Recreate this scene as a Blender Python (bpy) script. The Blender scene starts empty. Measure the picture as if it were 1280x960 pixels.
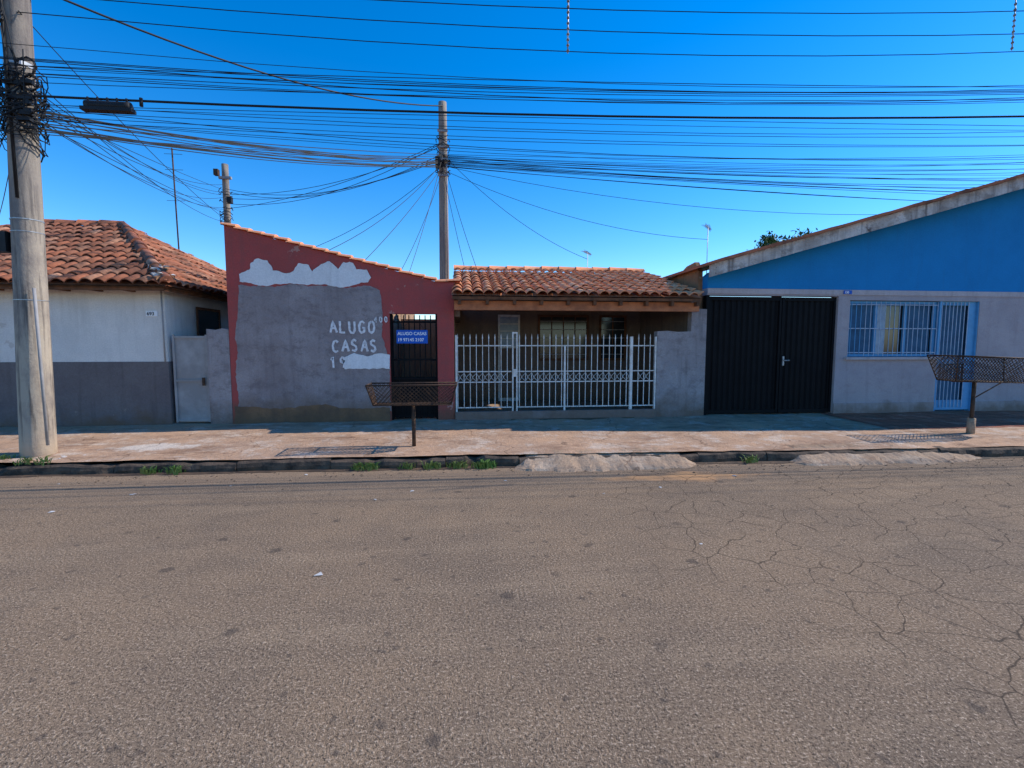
import bpy, bmesh, math, random
from mathutils import Vector, Matrix, noise
random.seed(7)
scene=bpy.context.scene
R=random.uniform
# ---------------------------------------------------------------- materials
def lin(c): return (c[0],c[1],c[2],1)
class NT:
    def __init__(s,name):
        s.m=bpy.data.materials.new(name); s.m.use_nodes=True
        s.n=s.m.node_tree.nodes; s.l=s.m.node_tree.links
        s.b=s.n["Principled BSDF"]; s.tc=s.n.new("ShaderNodeTexCoord")
    def map(s,scale=(1,1,1),src=None):
        m=s.n.new("ShaderNodeMapping"); m.inputs["Scale"].default_value=scale
        s.l.new(src or s.tc.outputs["Object"],m.inputs["Vector"]); return m.outputs[0]
    def noise(s,scale,vec=None,detail=4,rough=.6):
        n=s.n.new("ShaderNodeTexNoise"); n.inputs["Scale"].default_value=scale
        n.inputs["Detail"].default_value=min(detail,6); n.inputs["Roughness"].default_value=rough
        s.l.new(vec or s.tc.outputs["Object"],n.inputs["Vector"]); return n.outputs["Fac"]
    def vor(s,scale,vec=None,feat='F1',rnd=1,dims='2D'):
        n=s.n.new("ShaderNodeTexVoronoi"); n.voronoi_dimensions=dims; n.feature=feat; n.inputs["Scale"].default_value=scale
        n.inputs["Randomness"].default_value=rnd
        s.l.new(vec or s.tc.outputs["Object"],n.inputs["Vector"]); return n.outputs["Distance"]
    def ramp(s,f,a,b,va=0.0,vb=1.0):
        n=s.n.new("ShaderNodeMapRange"); n.inputs["From Min"].default_value=a; n.inputs["From Max"].default_value=b
        n.inputs["To Min"].default_value=va; n.inputs["To Max"].default_value=vb
        s.l.new(f,n.inputs["Value"]); return n.outputs[0]
    def mix(s,f,a,b,mode='MIX'):
        n=s.n.new("ShaderNodeMix"); n.data_type='RGBA'; n.blend_type=mode
        for v,k in ((f,0),(a,6),(b,7)):
            if isinstance(v,(int,float)): n.inputs[k].default_value=v
            elif isinstance(v,tuple): n.inputs[k].default_value=lin(v)
            else: s.l.new(v,n.inputs[k])
        return n.outputs[2]
    def math(s,op,a,b=0.0):
        n=s.n.new("ShaderNodeMath"); n.operation=op
        for v,k in ((a,0),(b,1)):
            if isinstance(v,(int,float)): n.inputs[k].default_value=v
            else: s.l.new(v,n.inputs[k])
        return n.outputs[0]
    def sep(s):
        n=s.n.new("ShaderNodeSeparateXYZ"); s.l.new(s.tc.outputs["Object"],n.inputs[0]); return n.outputs
    def warp(s,amt,scale):
        n=s.n.new("ShaderNodeTexNoise"); n.inputs["Scale"].default_value=scale
        s.l.new(s.tc.outputs["Object"],n.inputs["Vector"])
        v=s.n.new("ShaderNodeVectorMath"); v.operation='MULTIPLY_ADD'
        s.l.new(n.outputs["Color"],v.inputs[0]); v.inputs[1].default_value=(amt,)*3
        s.l.new(s.tc.outputs["Object"],v.inputs[2]); return v.outputs[0]
    def bump(s,h,strength,dist=.01):
        n=s.n.new("ShaderNodeBump"); n.inputs["Strength"].default_value=strength; n.inputs["Distance"].default_value=dist
        s.l.new(h,n.inputs["Height"]); s.l.new(n.outputs[0],s.b.inputs["Normal"])
    def done(s,col,rough=.9,metal=0,spec=.3):
        if isinstance(col,tuple): s.b.inputs["Base Color"].default_value=lin(col)
        else: s.l.new(col,s.b.inputs["Base Color"])
        if isinstance(rough,(int,float)): s.b.inputs["Roughness"].default_value=rough
        else: s.l.new(rough,s.b.inputs["Roughness"])
        s.b.inputs["Metallic"].default_value=metal
        s.b.inputs["Specular IOR Level"].default_value=spec
        return s.m
def wall(name,a,b,dirt=(.16,.10,.06),z0=.2,z1=.7,streak=(.1,.08,.07),sk=.5,bump=.5,spall=None,blotch=None):
    t=NT(name)
    c=t.mix(t.ramp(t.noise(1.3,detail=6,rough=.7),.38,.62),a,b)
    if blotch: c=t.mix(t.ramp(t.noise(3.3,t.map((1,1,1.5)),detail=6,rough=.75),.5,.62,0,.75),c,blotch)
    c=t.mix(t.math('MULTIPLY',t.ramp(t.noise(3,t.map((3.0,3.0,.22)),detail=4),.52,.75),sk),c,streak)
    c=t.mix(t.ramp(t.noise(45,detail=2),.3,.7,0,.28),c,tuple(x*.45 for x in a))
    z=t.sep()[2]
    zz=t.math('ADD',z,t.ramp(t.noise(2.5,detail=5),.2,.8,-.3,.3))
    c=t.mix(t.ramp(zz,z0,z1,.75,0),c,dirt)
    if spall: c=t.mix(t.ramp(t.noise(2.2,detail=6,rough=.75),.64,.66),c,spall)
    t.bump(t.noise(11,detail=5,rough=.8),bump,.03)
    return t.done(c,.92,spec=.15)
def simple(name,a,b=None,scale=6,rough=.7,metal=0,bump=.15,spec=.3,z=None):
    t=NT(name); b=b or tuple(x*.6 for x in a)
    c=t.mix(t.ramp(t.noise(scale,detail=4,rough=.65),.4,.65),a,b)
    if bump>.16: t.bump(t.noise(scale*8,detail=2),bump,.01)
    return t.done(c,rough,metal,spec)

M={}
M['white_wall']=wall('white_plaster',(.86,.81,.75),(.74,.70,.65),sk=.25,streak=(.38,.33,.28),z0=-1,z1=-.5,spall=(.60,.55,.50))
M['dado']=wall('dark_grey_dado',(.16,.135,.135),(.20,.175,.17),z0=.2,z1=.45,spall=(.26,.22,.19))
M['red_wall']=wall('faded_red_paint',(.50,.095,.085),(.40,.09,.08),sk=.5,streak=(.25,.10,.09),spall=(.46,.24,.20),blotch=(.36,.10,.09))
M['cement']=wall('grey_cement_render',(.31,.255,.245),(.41,.35,.34),sk=.5,streak=(.18,.145,.145),z0=.3,z1=.75,dirt=(.2,.13,.09),bump=.9,blotch=(.23,.185,.18))
M['post_cement']=wall('cement_wall',(.34,.295,.29),(.43,.38,.37),sk=.65,streak=(.16,.135,.13),bump=.9,blotch=(.25,.21,.205))
M['dirt_band']=wall('exposed_brick_dirt',(.38,.21,.11),(.13,.09,.07),sk=.6,bump=1)
M['whitewash']=wall('white_paint_patch',(.88,.86,.84),(.80,.78,.76),sk=.15,z0=-1,z1=-.5)
M['tan']=wall('tan_plaster',(.52,.34,.21),(.38,.25,.17))
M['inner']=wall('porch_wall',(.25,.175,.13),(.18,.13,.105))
M['mud']=wall('mud_brick_wall',(.50,.25,.12),(.30,.16,.085),sk=.6,bump=1,spall=(.4,.3,.2))
M['lilac']=wall('lilac_grey_plaster',(.48,.41,.41),(.41,.35,.355),sk=.3,streak=(.27,.22,.22),z0=.15,z1=.4,blotch=(.40,.33,.33))
M['lilac2']=wall('lilac_plinth',(.58,.49,.48),(.48,.41,.40),sk=.3)
M['blue']=wall('sky_blue_paint',(.018,.25,.56),(.016,.22,.50),sk=.3,streak=(.03,.18,.38),bump=.25)
M['fascia']=wall('weathered_white_board',(.80,.75,.70),(.42,.37,.33),sk=.95,streak=(.14,.11,.10),z0=-1,z1=-.5,bump=1,spall=(.16,.13,.12),blotch=(.28,.24,.21))
M['white']=simple('white_enamel',(.80,.76,.71),(.60,.53,.46),scale=9,rough=.5)
M['black']=simple('black_enamel',(.005,.005,.006),(.007,.007,.008),scale=5,rough=.6,spec=.12)
M['dark']=simple('dark_interior',(.02,.018,.016),rough=.9)
M['glass']=simple('dark_window_glass',(.02,.025,.03),(.03,.035,.04),rough=.12,bump=.02,spec=.6)
M['lightglass']=simple('frosted_window',(.36,.44,.50),(.24,.31,.40),scale=8,rough=.3)
M['lblue']=simple('light_blue_enamel',(.10,.34,.58),(.09,.29,.50),scale=7,rough=.5)
M['greybar']=simple('bluish_white_enamel',(.44,.51,.60),(.30,.38,.48),scale=9,rough=.5)
M['curtain']=simple('blue_shutter',(.045,.13,.22),(.03,.09,.16),scale=5,rough=.7)
M['rust']=simple('rusty_steel',(.040,.025,.018),(.10,.05,.026),scale=14,rough=.8)
M['wood']=simple('old_wood',(.20,.08,.035),(.09,.042,.022),scale=8,rough=.85,bump=.5)
M['fasc_wood']=simple('painted_beam',(.55,.20,.085),(.34,.12,.055),scale=5,rough=.8,bump=.4)
M['galv']=simple('galvanised_sheet',(.27,.255,.245),(.37,.35,.34),scale=3,rough=.75,bump=.3)
M['cable']=simple('black_cable',(.010,.010,.011),(.016,.016,.018),rough=.6)
M['alum']=simple('aluminium',(.45,.45,.45),(.3,.3,.3),rough=.45,metal=.6)
M['signblue']=simple('sign_blue',(.004,.10,.50),(.005,.09,.42),scale=12,rough=.5)
M['signwhite']=simple('sign_white',(.9,.9,.9),(.85,.85,.85),rough=.5)
M['chalk']=simple('brush_white_paint',(.84,.81,.80),(.62,.58,.57),scale=22,rough=.9)
M['leaf']=simple('leaves',(.05,.10,.02),(.09,.13,.03),scale=3,rough=.6)
M['grass']=simple('grass_blades',(.10,.19,.03),(.22,.22,.06),scale=4,rough=.7)
M['dry']=simple('dry_twigs',(.16,.10,.06),(.10,.06,.04),rough=.9)
M['bark']=simple('bark',(.10,.07,.05),rough=.95,bump=.8)
M['litter']=simple('paper_litter',(.6,.58,.55),(.4,.38,.36),rough=.9)
M['stone']=simple('small_stones',(.24,.16,.10),(.1,.075,.06),rough=.95)
M['soil']=simple('reddish_soil',(.25,.12,.06),(.18,.09,.05),scale=1.2,rough=1,bump=.6)

def tile_mat(name,a,b,c,dark,k=.5):
    t=NT(name)
    at=t.n.new("ShaderNodeAttribute"); at.attribute_name="tint"
    col=t.mix(t.ramp(at.outputs["Fac"],0,.6),a,b); col=t.mix(t.ramp(at.outputs["Fac"],.6,1),col,c)
    col=t.mix(t.math('MULTIPLY',t.ramp(t.noise(1.6,detail=6,rough=.75),.45,.62),k),col,dark)
    col=t.mix(t.ramp(t.noise(25,detail=3),.45,.7,0,.4),col,tuple(x*.5 for x in a))
    return t.done(col,.92,spec=.15)
M['tile_old']=tile_mat('weathered_clay_tiles',(.45,.16,.085),(.34,.13,.075),(.55,.28,.17),(.12,.065,.048),.85)
M['tile_new']=tile_mat('terracotta_tiles',(.82,.34,.17),(.70,.27,.13),(.86,.47,.28),(.42,.19,.10),.35)

def pole_mat():
    t=NT('pole_concrete')
    c=t.mix(t.ramp(t.noise(2,t.map((1,1,.5)),detail=6,rough=.75),.42,.6),(.42,.35,.27),(.24,.20,.17))
    c=t.mix(t.ramp(t.noise(4,t.map((5,5,.3)),detail=5),.5,.66,0,.8),c,(.10,.083,.07))
    z=t.math('ADD',t.sep()[2],t.ramp(t.noise(5,detail=5),.2,.8,-.25,.25))
    c=t.mix(t.ramp(z,.25,.55,.7,0),c,(.5,.38,.27))
    c=t.mix(t.ramp(z,2.6,3.4,0,.45),c,(.17,.15,.14))
    t.bump(t.noise(30,detail=4,rough=.7),.6,.01); return t.done(c,.9,spec=.2)
M['pole']=pole_mat()

def road_mat():
    t=NT('worn_asphalt')
    sx=t.sep()
    big=t.noise(.5,detail=6,rough=.7)
    c=t.mix(t.ramp(big,.40,.60),(.275,.185,.115),(.20,.140,.094))
    c=t.mix(t.ramp(t.noise(1.5,t.map((.35,1.7,1)),detail=6,rough=.75),.50,.68,0,.55),c,(.35,.245,.155))
    c=t.mix(t.ramp(t.noise(2.3,detail=6,rough=.8),.52,.68,0,.35),c,(.135,.096,.068))
    g2=t.noise(66,detail=2,rough=.95); g3=t.noise(24,detail=4,rough=.85)
    c=t.mix(t.ramp(g2,.54,.69,0,.85),c,(.58,.44,.31))
    c=t.mix(t.ramp(g2,.46,.33,0,.9),c,(.045,.032,.025))
    c=t.mix(t.ramp(g3,.47,.34,0,.55),c,(.09,.062,.045))
    w1=t.warp(.10,9)
    mk=t.ramp(t.noise(.9,detail=2),.48,.54)
    sp=t.vor(1.3,w1); c=t.mix(t.math('MULTIPLY',t.ramp(sp,.062,.035,0,.6),mk),c,(.07,.055,.046))
    sp2=t.vor(3.1,w1); c=t.mix(t.math('MULTIPLY',t.ramp(sp2,.075,.045,0,.5),t.math('SUBTRACT',1.0,mk)),c,(.075,.058,.048))
    dy=t.math('ADD',sx[1],t.ramp(t.noise(1.3,t.map((.5,1,1)),detail=5),.2,.8,-.9,.9))
    c=t.mix(t.ramp(dy,5.0,6.3,0,.5),c,(.33,.225,.145))
    dx=t.math('ADD',t.math('MULTIPLY',t.math('ABSOLUTE',t.math('SUBTRACT',sx[0],2.75)),.6),t.math('MULTIPLY',t.math('ABSOLUTE',t.math('SUBTRACT',sx[1],5.45)),2.8))
    dx=t.math('ADD',dx,t.ramp(t.noise(3,detail=5),.2,.8,-.4,.4))
    c=t.mix(t.ramp(dx,.25,.75,.85,0),c,(.62,.33,.15))
    cr=t.vor(3.2,t.warp(.30,2.6),'DISTANCE_TO_EDGE')
    m=t.math('ADD',t.math('MULTIPLY',sx[0],.24),t.ramp(t.noise(.7,detail=3),.3,.7,-.6,.6))
    k=t.math('MULTIPLY',t.ramp(cr,.022,.004),t.ramp(m,.33,.6))
    c=t.mix(t.math('MULTIPLY',k,.8),c,(.05,.035,.026))
    h=t.math('ADD',t.math('MULTIPLY',g2,.8),t.math('MULTIPLY',g3,.7))
    t.bump(h,.9,.014); return t.done(c,.9,spec=.12)
M['road']=road_mat()
def walk_mat(name,a,b,ccol=(.16,.10,.065),tiles=False,pale=(.66,.55,.45),dk=.8):
    t=NT(name)
    n1=t.noise(.9,detail=6,rough=.75); sx=t.sep()
    c=t.mix(t.ramp(n1,.38,.6),a,b)
    c=t.mix(t.ramp(t.noise(2.4,detail=6,rough=.75),.50,.62,0,.75),c,pale)
    c=t.mix(t.ramp(t.noise(1.7,t.map((.6,1.7,1)),detail=6,rough=.8),.51,.63,0,dk),c,(.22,.125,.08))
    if name=='dusty_concrete':   # old lime/cement spill
        d=t.math('ADD',t.math('MULTIPLY',t.math('ABSOLUTE',t.math('ADD',sx[0],4.3)),.8),t.math('MULTIPLY',t.math('ABSOLUTE',t.math('SUBTRACT',sx[1],7.1)),2.0))
        d=t.math('ADD',d,t.ramp(t.noise(3,detail=6,rough=.75),.2,.8,-.5,.5)); c=t.mix(t.ramp(d,.35,.6,.8,0),c,(.72,.64,.55))
    c=t.mix(t.ramp(t.noise(60,detail=2),.35,.65,0,.35),c,tuple(x*.45 for x in a))
    cr=t.math('MULTIPLY',t.ramp(t.vor(.75,t.warp(.6,3.2),'DISTANCE_TO_EDGE'),.012,.002),t.ramp(n1,.42,.48))
    if tiles:
        br=t.n.new("ShaderNodeTexBrick"); br.offset=0; br.inputs["Scale"].default_value=1
        br.inputs["Brick Width"].default_value=.3; br.inputs["Row Height"].default_value=.3; br.inputs["Mortar Size"].default_value=.012
        br.inputs["Color1"].default_value=(1,1,1,1); br.inputs["Color2"].default_value=(.75,.75,.75,1); br.inputs["Mortar"].default_value=(.4,.4,.4,1)
        t.l.new(t.tc.outputs["Object"],br.inputs["Vector"]); c=t.mix(.9,c,br.outputs["Color"],'MULTIPLY')
    c=t.mix(t.math('MULTIPLY',cr,.7),c,ccol)
    t.bump(t.noise(14,detail=5,rough=.75),.8,.025)
    return t.done(c,.92,spec=.1)
M['walk']=walk_mat('dusty_concrete',(.58,.36,.225),(.44,.29,.20))
M['walk_red']=walk_mat('red_paving_tiles',(.50,.18,.11),(.40,.16,.10),tiles=True,pale=(.56,.32,.23))
M['ramp']=walk_mat('ramp_concrete',(.50,.335,.215),(.37,.26,.18),pale=(.54,.41,.30),dk=.6)
M['kerb']=simple('kerb_stone',(.13,.088,.06),(.045,.033,.025),scale=7,rough=.95,bump=.9)
M['gutter']=simple('damp_gutter_grime',(.055,.038,.028),(.14,.085,.05),scale=4,rough=.8,bump=.5)

# ---------------------------------------------------------------- geometry helpers
class B:
    def __init__(s): s.v=[];s.f=[];s.m=[];s.mats=[];s.sm=[]
    def mi(s,k):
        if k not in s.mats: s.mats.append(k)
        return s.mats.index(k)
    def add(s,vs,fs,k,smooth=False):
        o=len(s.v); s.v+= [tuple(p) for p in vs]; i=s.mi(k)
        for f in fs: s.f.append([a+o for a in f]); s.m.append(i); s.sm.append(smooth)
    def box(s,x0,x1,y0,y1,z0,z1,k):
        vs=[(x0,y0,z0),(x1,y0,z0),(x1,y1,z0),(x0,y1,z0),(x0,y0,z1),(x1,y0,z1),(x1,y1,z1),(x0,y1,z1)]
        s.add(vs,[(0,3,2,1),(4,5,6,7),(0,1,5,4),(1,2,6,5),(2,3,7,6),(3,0,4,7)],k)
    def prism(s,poly,y0,y1,k):   # poly in XZ
        n=len(poly); vs=[(x,y0,z) for x,z in poly]+[(x,y1,z) for x,z in poly]
        s.add(vs,[tuple(range(n)),tuple(range(2*n-1,n-1,-1))]+[(i,i+n,(i+1)%n+n,(i+1)%n) for i in range(n)],k)
    def prismx(s,poly,x0,x1,k):  # poly in YZ
        n=len(poly); vs=[(x0,y,z) for y,z in poly]+[(x1,y,z) for y,z in poly]
        s.add(vs,[tuple(range(n)),tuple(range(2*n-1,n-1,-1))]+[(i,i+n,(i+1)%n+n,(i+1)%n) for i in range(n)],k)
    def tube(s,pts,r,k,n=6,cap=True,r2=None):
        pts=[Vector(p) for p in pts]; L=len(pts); vs=[];fs=[]
        for i,p in enumerate(pts):
            d=(pts[min(i+1,L-1)]-pts[max(i-1,0)]).normalized()
            up=Vector((0,0,1)) if abs(d.z)<.9 else Vector((0,1,0))
            a=d.cross(up).normalized(); b=d.cross(a)
            rr=r if r2 is None else r+(r2-r)*i/(L-1)
            for j in range(n):
                t=2*math.pi*(j+.5)/n; vs.append(p+a*math.cos(t)*rr+b*math.sin(t)*rr)
        for i in range(L-1):
            for j in range(n): fs.append((i*n+j,i*n+(j+1)%n,(i+1)*n+(j+1)%n,(i+1)*n+j))
        if cap: fs+= [tuple(range(n)),tuple(range((L-1)*n,L*n))]
        s.add(vs,fs,k,n>5)
    def build(s,name,parent=None,recalc=True):
        me=bpy.data.meshes.new(name); me.from_pydata(s.v,[],s.f)
        for k in s.mats: me.materials.append(M[k])
        me.polygons.foreach_set("material_index",s.m); me.polygons.foreach_set("use_smooth",s.sm)
        if recalc:
            bm=bmesh.new(); bm.from_mesh(me); bmesh.ops.recalc_face_normals(bm,faces=bm.faces); bm.to_mesh(me); bm.free()
        me.update()
        o=bpy.data.objects.new(name,me); scene.collection.objects.link(o)
        if parent: o.parent=parent
        return o
def empty(name):
    o=bpy.data.objects.new(name,None); o.empty_display_size=.3; scene.collection.objects.link(o); return o

def tile_roof(name,parent,O,U,V,width,length,k,clips=(),pitch=.2,row=.36,h=.055,seed=1):
    rnd=random.Random(seed)
    O=Vector(O);U=Vector(U).normalized();V=Vector(V).normalized();N=U.cross(V).normalized()
    if N.z<0: N=-N
    bm=bmesh.new(); lay=bm.faces.layers.float.new("tint"); seg=8
    nt=int(width/pitch+.99); nr=int(length/row+.99)
    for j in range(nr):
        for i in range(nt):
            tint=rnd.random(); dv=rnd.uniform(-.02,.02); du=rnd.uniform(-.01,.01); dn=rnd.uniform(-.006,.010)
            sagz=.02*noise.noise(Vector((i*.25,j*.3,seed)))
            rowsv=[]
            for (vv,lift,w) in ((j*row+dv-.03,.032,1.0),((j+1)*row+.02,0,.93)):
                r=[]
                for s_ in range(seg+1):
                    a=s_/seg; x=(i+.5+(a-.5)*w)*pitch+du
                    z=h*math.sin(math.pi*a)**.75+lift+dn+sagz
                    r.append(bm.verts.new(O+U*x+V*vv+N*z))
                rowsv.append(r)
            low=[bm.verts.new(p.co-N*.016) for p in rowsv[0]]
            for s_ in range(seg):
                f=bm.faces.new((rowsv[0][s_],rowsv[0][s_+1],rowsv[1][s_+1],rowsv[1][s_])); f[lay]=tint; f.smooth=True
                f=bm.faces.new((low[s_],low[s_+1],rowsv[0][s_+1],rowsv[0][s_])); f[lay]=tint
    p=[bm.verts.new(O+U*a+V*b+N*-.02) for a,b in ((0,0),(nt*pitch,0),(nt*pitch,nr*row),(0,nr*row))]
    f=bm.faces.new(p); f[lay]=.3
    for (pt,no) in clips:
        bmesh.ops.bisect_plane(bm,geom=bm.verts[:]+bm.edges[:]+bm.faces[:],plane_co=Vector(pt),plane_no=Vector(no),clear_outer=True,dist=1e-5)
    me=bpy.data.meshes.new(name); bm.to_mesh(me); bm.free(); me.materials.append(M[k])
    o=bpy.data.objects.new(name,me); scene.collection.objects.link(o); o.parent=parent; return o
def ridge_caps(name,parent,p0,p1,k,r=.09,L=.38,seed=3):
    rnd=random.Random(seed); p0=Vector(p0);p1=Vector(p1); d=(p1-p0); n=max(1,int(d.length/L)); dn=d.normalized()
    side=dn.cross(Vector((0,0,1))).normalized(); up=side.cross(dn)
    bm=bmesh.new(); lay=bm.faces.layers.float.new("tint"); seg=8
    for i in range(n):
        a=p0+d*(i/n); b=p0+d*((i+1)/n)+dn*.03; t=rnd.random(); q=[]
        off=side*rnd.uniform(-.015,.015)+up*rnd.uniform(-.012,.012)
        for p,rr in ((a,r*1.12),(b,r*.92)):
            q.append([bm.verts.new(p+off+side*math.cos(math.pi*s_/seg)*rr+up*math.sin(math.pi*s_/seg)*rr) for s_ in range(seg+1)])
        for s_ in range(seg):
            f=bm.faces.new((q[0][s_],q[0][s_+1],q[1][s_+1],q[1][s_])); f[lay]=t; f.smooth=True
        f=bm.faces.new(q[0]); f[lay]=t
    me=bpy.data.meshes.new(name); bm.to_mesh(me); bm.free(); me.materials.append(M[k])
    o=bpy.data.objects.new(name,me); scene.collection.objects.link(o); o.parent=parent; return o
def patch(name,parent,pts,y,k,amp=.025,step=.05,seed=0,fr=3.0):
    """irregular-edged paint/render patch on a wall (XZ plane)"""
    out=[]
    n=len(pts)
    for i in range(n):
        a=Vector((pts[i][0],0,pts[i][1])); b=Vector((pts[(i+1)%n][0],0,pts[(i+1)%n][1]))
        m=max(1,int((b-a).length/step))
        for j in range(m):
            p=a.lerp(b,j/m); w=noise.noise_vector(Vector((p.x*fr+seed,seed*3.1,p.z*fr)))*amp+noise.noise_vector(Vector((p.x*fr*5+seed,seed,p.z*fr*5)))*amp*.5
            out.append((p.x+w.x,p.z+w.z))
    bm=bmesh.new(); vs=[bm.verts.new((x,y,z)) for x,z in out]; f=bm.faces.new(vs)
    bm.normal_update()
    if f.normal.y>0: bmesh.ops.reverse_faces(bm,faces=[f])
    bmesh.ops.triangulate(bm,faces=bm.faces[:])
    me=bpy.data.meshes.new(name); bm.to_mesh(me); bm.free(); me.materials.append(M[k])
    o=bpy.data.objects.new(name,me); scene.collection.objects.link(o); o.parent=parent; return o
def text(name,parent,s,x,z,y,size,k,xs=1.0):
    c=bpy.data.curves.new(name,'FONT'); c.body=s; c.size=size; c.align_x='LEFT'; c.extrude=.0008; c.offset=.0015
    o=bpy.data.objects.new(name+"_t",c); scene.collection.objects.link(o)
    dg=bpy.context.evaluated_depsgraph_get(); me=bpy.data.meshes.new_from_object(o.evaluated_get(dg))
    bpy.data.objects.remove(o); me.materials.clear(); me.materials.append(M[k])
    me.transform(Matrix.Translation((x,y,z))@Matrix.Rotation(math.radians(90),4,'X')@Matrix.Diagonal((xs,1,1,1)))
    o=bpy.data.objects.new(name,me); scene.collection.objects.link(o); o.parent=parent; return o
GL={'A':[[(0,0),(.45,1),(.9,0)],[(.18,.38),(.72,.38)]],'L':[[(0,1),(0,0),(.7,0)]],'U':[[(0,1),(0,.25),(.2,0),(.55,0),(.75,.25),(.75,1)]],
'G':[[(.75,.85),(.5,1),(.2,.95),(0,.6),(.05,.2),(.3,0),(.7,.1),(.75,.45),(.45,.45)]],'O':[[(.4,1),(.1,.85),(0,.5),(.1,.12),(.4,0),(.7,.12),(.8,.5),(.7,.88),(.4,1)]],
'C':[[(.75,.85),(.5,1),(.2,.92),(0,.55),(.1,.15),(.4,0),(.75,.12)]],'S':[[(.7,.88),(.4,1),(.1,.85),(.1,.62),(.6,.42),(.68,.18),(.4,0),(.02,.1)]],
'1':[[(0,.7),(.3,1),(.3,0)]],'9':[[(.6,.7),(.4,.48),(.1,.55),(.05,.8),(.3,1),(.58,.9),(.6,.6),(.5,0)]],'4':[[(.45,0),(.45,1),(0,.35),(.65,.35)]],'0':[[(.35,1),(.08,.8),(.05,.3),(.3,0),(.6,.2),(.62,.75),(.35,1)]]}
def strokes(b,s,x,z,hh,adv,w,y,rot=0):
    cnt=0
    for ch in s:
        if ch==' ': x+=adv; continue
        jr=R(-.07,.07); jz=R(-.012,.012)
        for st in GL[ch]:
            pts=[]
            for i in range(len(st)-1):
                for q in range(4):
                    t=q/4; pts.append((st[i][0]*(1-t)+st[i+1][0]*t,st[i][1]*(1-t)+st[i+1][1]*t))
            pts.append(st[-1])
            P=[(x+(px*adv*.95)+jr*py*hh,z+jz+py*hh+px*rot) for px,py in pts]
            vs=[];cnt+=1
            for i,(px,pz) in enumerate(P):
                a=P[max(0,i-1)];c=P[min(len(P)-1,i+1)]; dx,dz=c[0]-a[0],c[1]-a[1]; l=math.hypot(dx,dz) or 1
                ww=w*(.5+.18*noise.noise(Vector((px*20,pz*20,3))))
                vs+=[(px-dz/l*ww,y-.0004*cnt,pz+dx/l*ww),(px+dz/l*ww,y-.0004*cnt,pz-dx/l*ww)]
            b.add(vs,[(2*i,2*i+1,2*i+3,2*i+2) for i in range(len(P)-1)],'chalk')
        x+=adv*1.28; z+=rot*1.2
def sag(p0,p1,s,n=14):
    p0=Vector(p0);p1=Vector(p1); return [p0.lerp(p1,i/n)-Vector((0,0,4*s*(i/n)*(1-i/n))) for i in range(n+1)]

# ---------------------------------------------------------------- ground, road, sidewalk
def kerbY(x): return 6.18-.03*max(-14,min(14,x))
b=B(); b.add([(-600,-600,-.04),(600,-600,-.04),(600,600,-.04),(-600,600,-.04)],[(0,1,2,3)],'soil'); b.build('ground')
b=B(); xs=[-120,-60,-30]+[-14+i for i in range(29)]+[30,60,120]
vs=[];fs=[]
for x in xs: vs+=[(x,-5.5,0),(x,kerbY(x)+.12,0)]
for i in range(len(xs)-1): fs.append((2*i,2*i+2,2*i+3,2*i+1))
b.add(vs,fs,'road'); b.build('road')
def walkz(x,y):
    t=(y-6.2)/2.6
    base=.125+.085*t
    return base+.014*noise.noise(Vector((x*.9,y*.9,0)))+.007*noise.noise(Vector((x*4,y*4,5)))
vs=[];fs=[]; NX=900;NY=22
for i in range(NX+1):
    x=-34+68*i/NX
    for j in range(NY+1):
        k=kerbY(x)+.075+.035*noise.noise(Vector((x*2.1,1,0)))+.02*noise.noise(Vector((x*8,1,0))); y=k+(9.0-k)*j/NY; vs.append((x,y,walkz(x,y)+.012*(1-j/NY)))
for i in range(NX):
    for j in range(NY):
        a=i*(NY+1)+j; fs.append((a,a+NY+1,a+NY+2,a+1))
b=B(); b.add(vs,fs,'walk',True); b.build('sidewalk')
vs=[];fs=[]; NX=120;NY=12
for i in range(NX+1):
    x=7.15+18*i/NX
    for j in range(NY+1):
        y=7.25+1.6*j/NY+ (.04*noise.noise(Vector((x*3,0,0))) if j==0 else 0); vs.append((x,y,walkz(x,y)+.012))
for i in range(NX):
    for j in range(NY):
        a=i*(NY+1)+j; fs.append((a,a+NY+1,a+NY+2,a+1))
b=B(); b.add(vs,fs,'walk_red',True); b.build('tiled_sidewalk')
# kerb: worn, broken stones
b=B(); x=-34
while x<34:
    L=R(.6,1.6); x1=x+L
    n=max(6,int(L/.06)); vs=[]
    zt=.118+R(-.012,.012); yo=R(-.015,.02)
    prof=[(0,-.03),(-.005,.4),(.012,.8),(.04,.97),(.155,.98)]
    for i in range(n+1):
        xx=x+.004+(L-.008)*i/n
        for (py,pz) in prof:
            w=noise.noise(Vector((xx*7,py*30,pz*4)))
            w2=noise.noise(Vector((xx*2.3,7,1))); w3=max(0,noise.noise(Vector((xx*3.1,3,9)))-.25)
            vs.append((xx,kerbY(xx)+yo+py+.02*w+.03*w2+.09*w3*(1 if pz>.3 else .3),(zt+.02*w2*pz-.08*w3)*pz+.010*w))
    m=len(prof)
    fs=[(i*m+j,(i+1)*m+j,(i+1)*m+j+1,i*m+j+1) for i in range(n) for j in range(m-1)]+[tuple(range(m)),tuple(n*m+j for j in range(m))]
    b.add(vs,fs,'kerb',False); x=x1
b.build('kerb')
vs=[];fs=[];N=400
for i in range(N+1):
    xx=-20+40*i/N
    w=.10+.09*noise.noise(Vector((xx*1.1,2,0)))+.05*noise.noise(Vector((xx*6,2,0)))
    vs+=[(xx,kerbY(xx)-max(.01,w),.004),(xx,kerbY(xx)+.05,.004)]
fs=[(2*i,2*i+2,2*i+3,2*i+1) for i in range(N)]
b=B(); b.add(vs,fs,'gutter'); b.build('gutter_grime')
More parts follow.
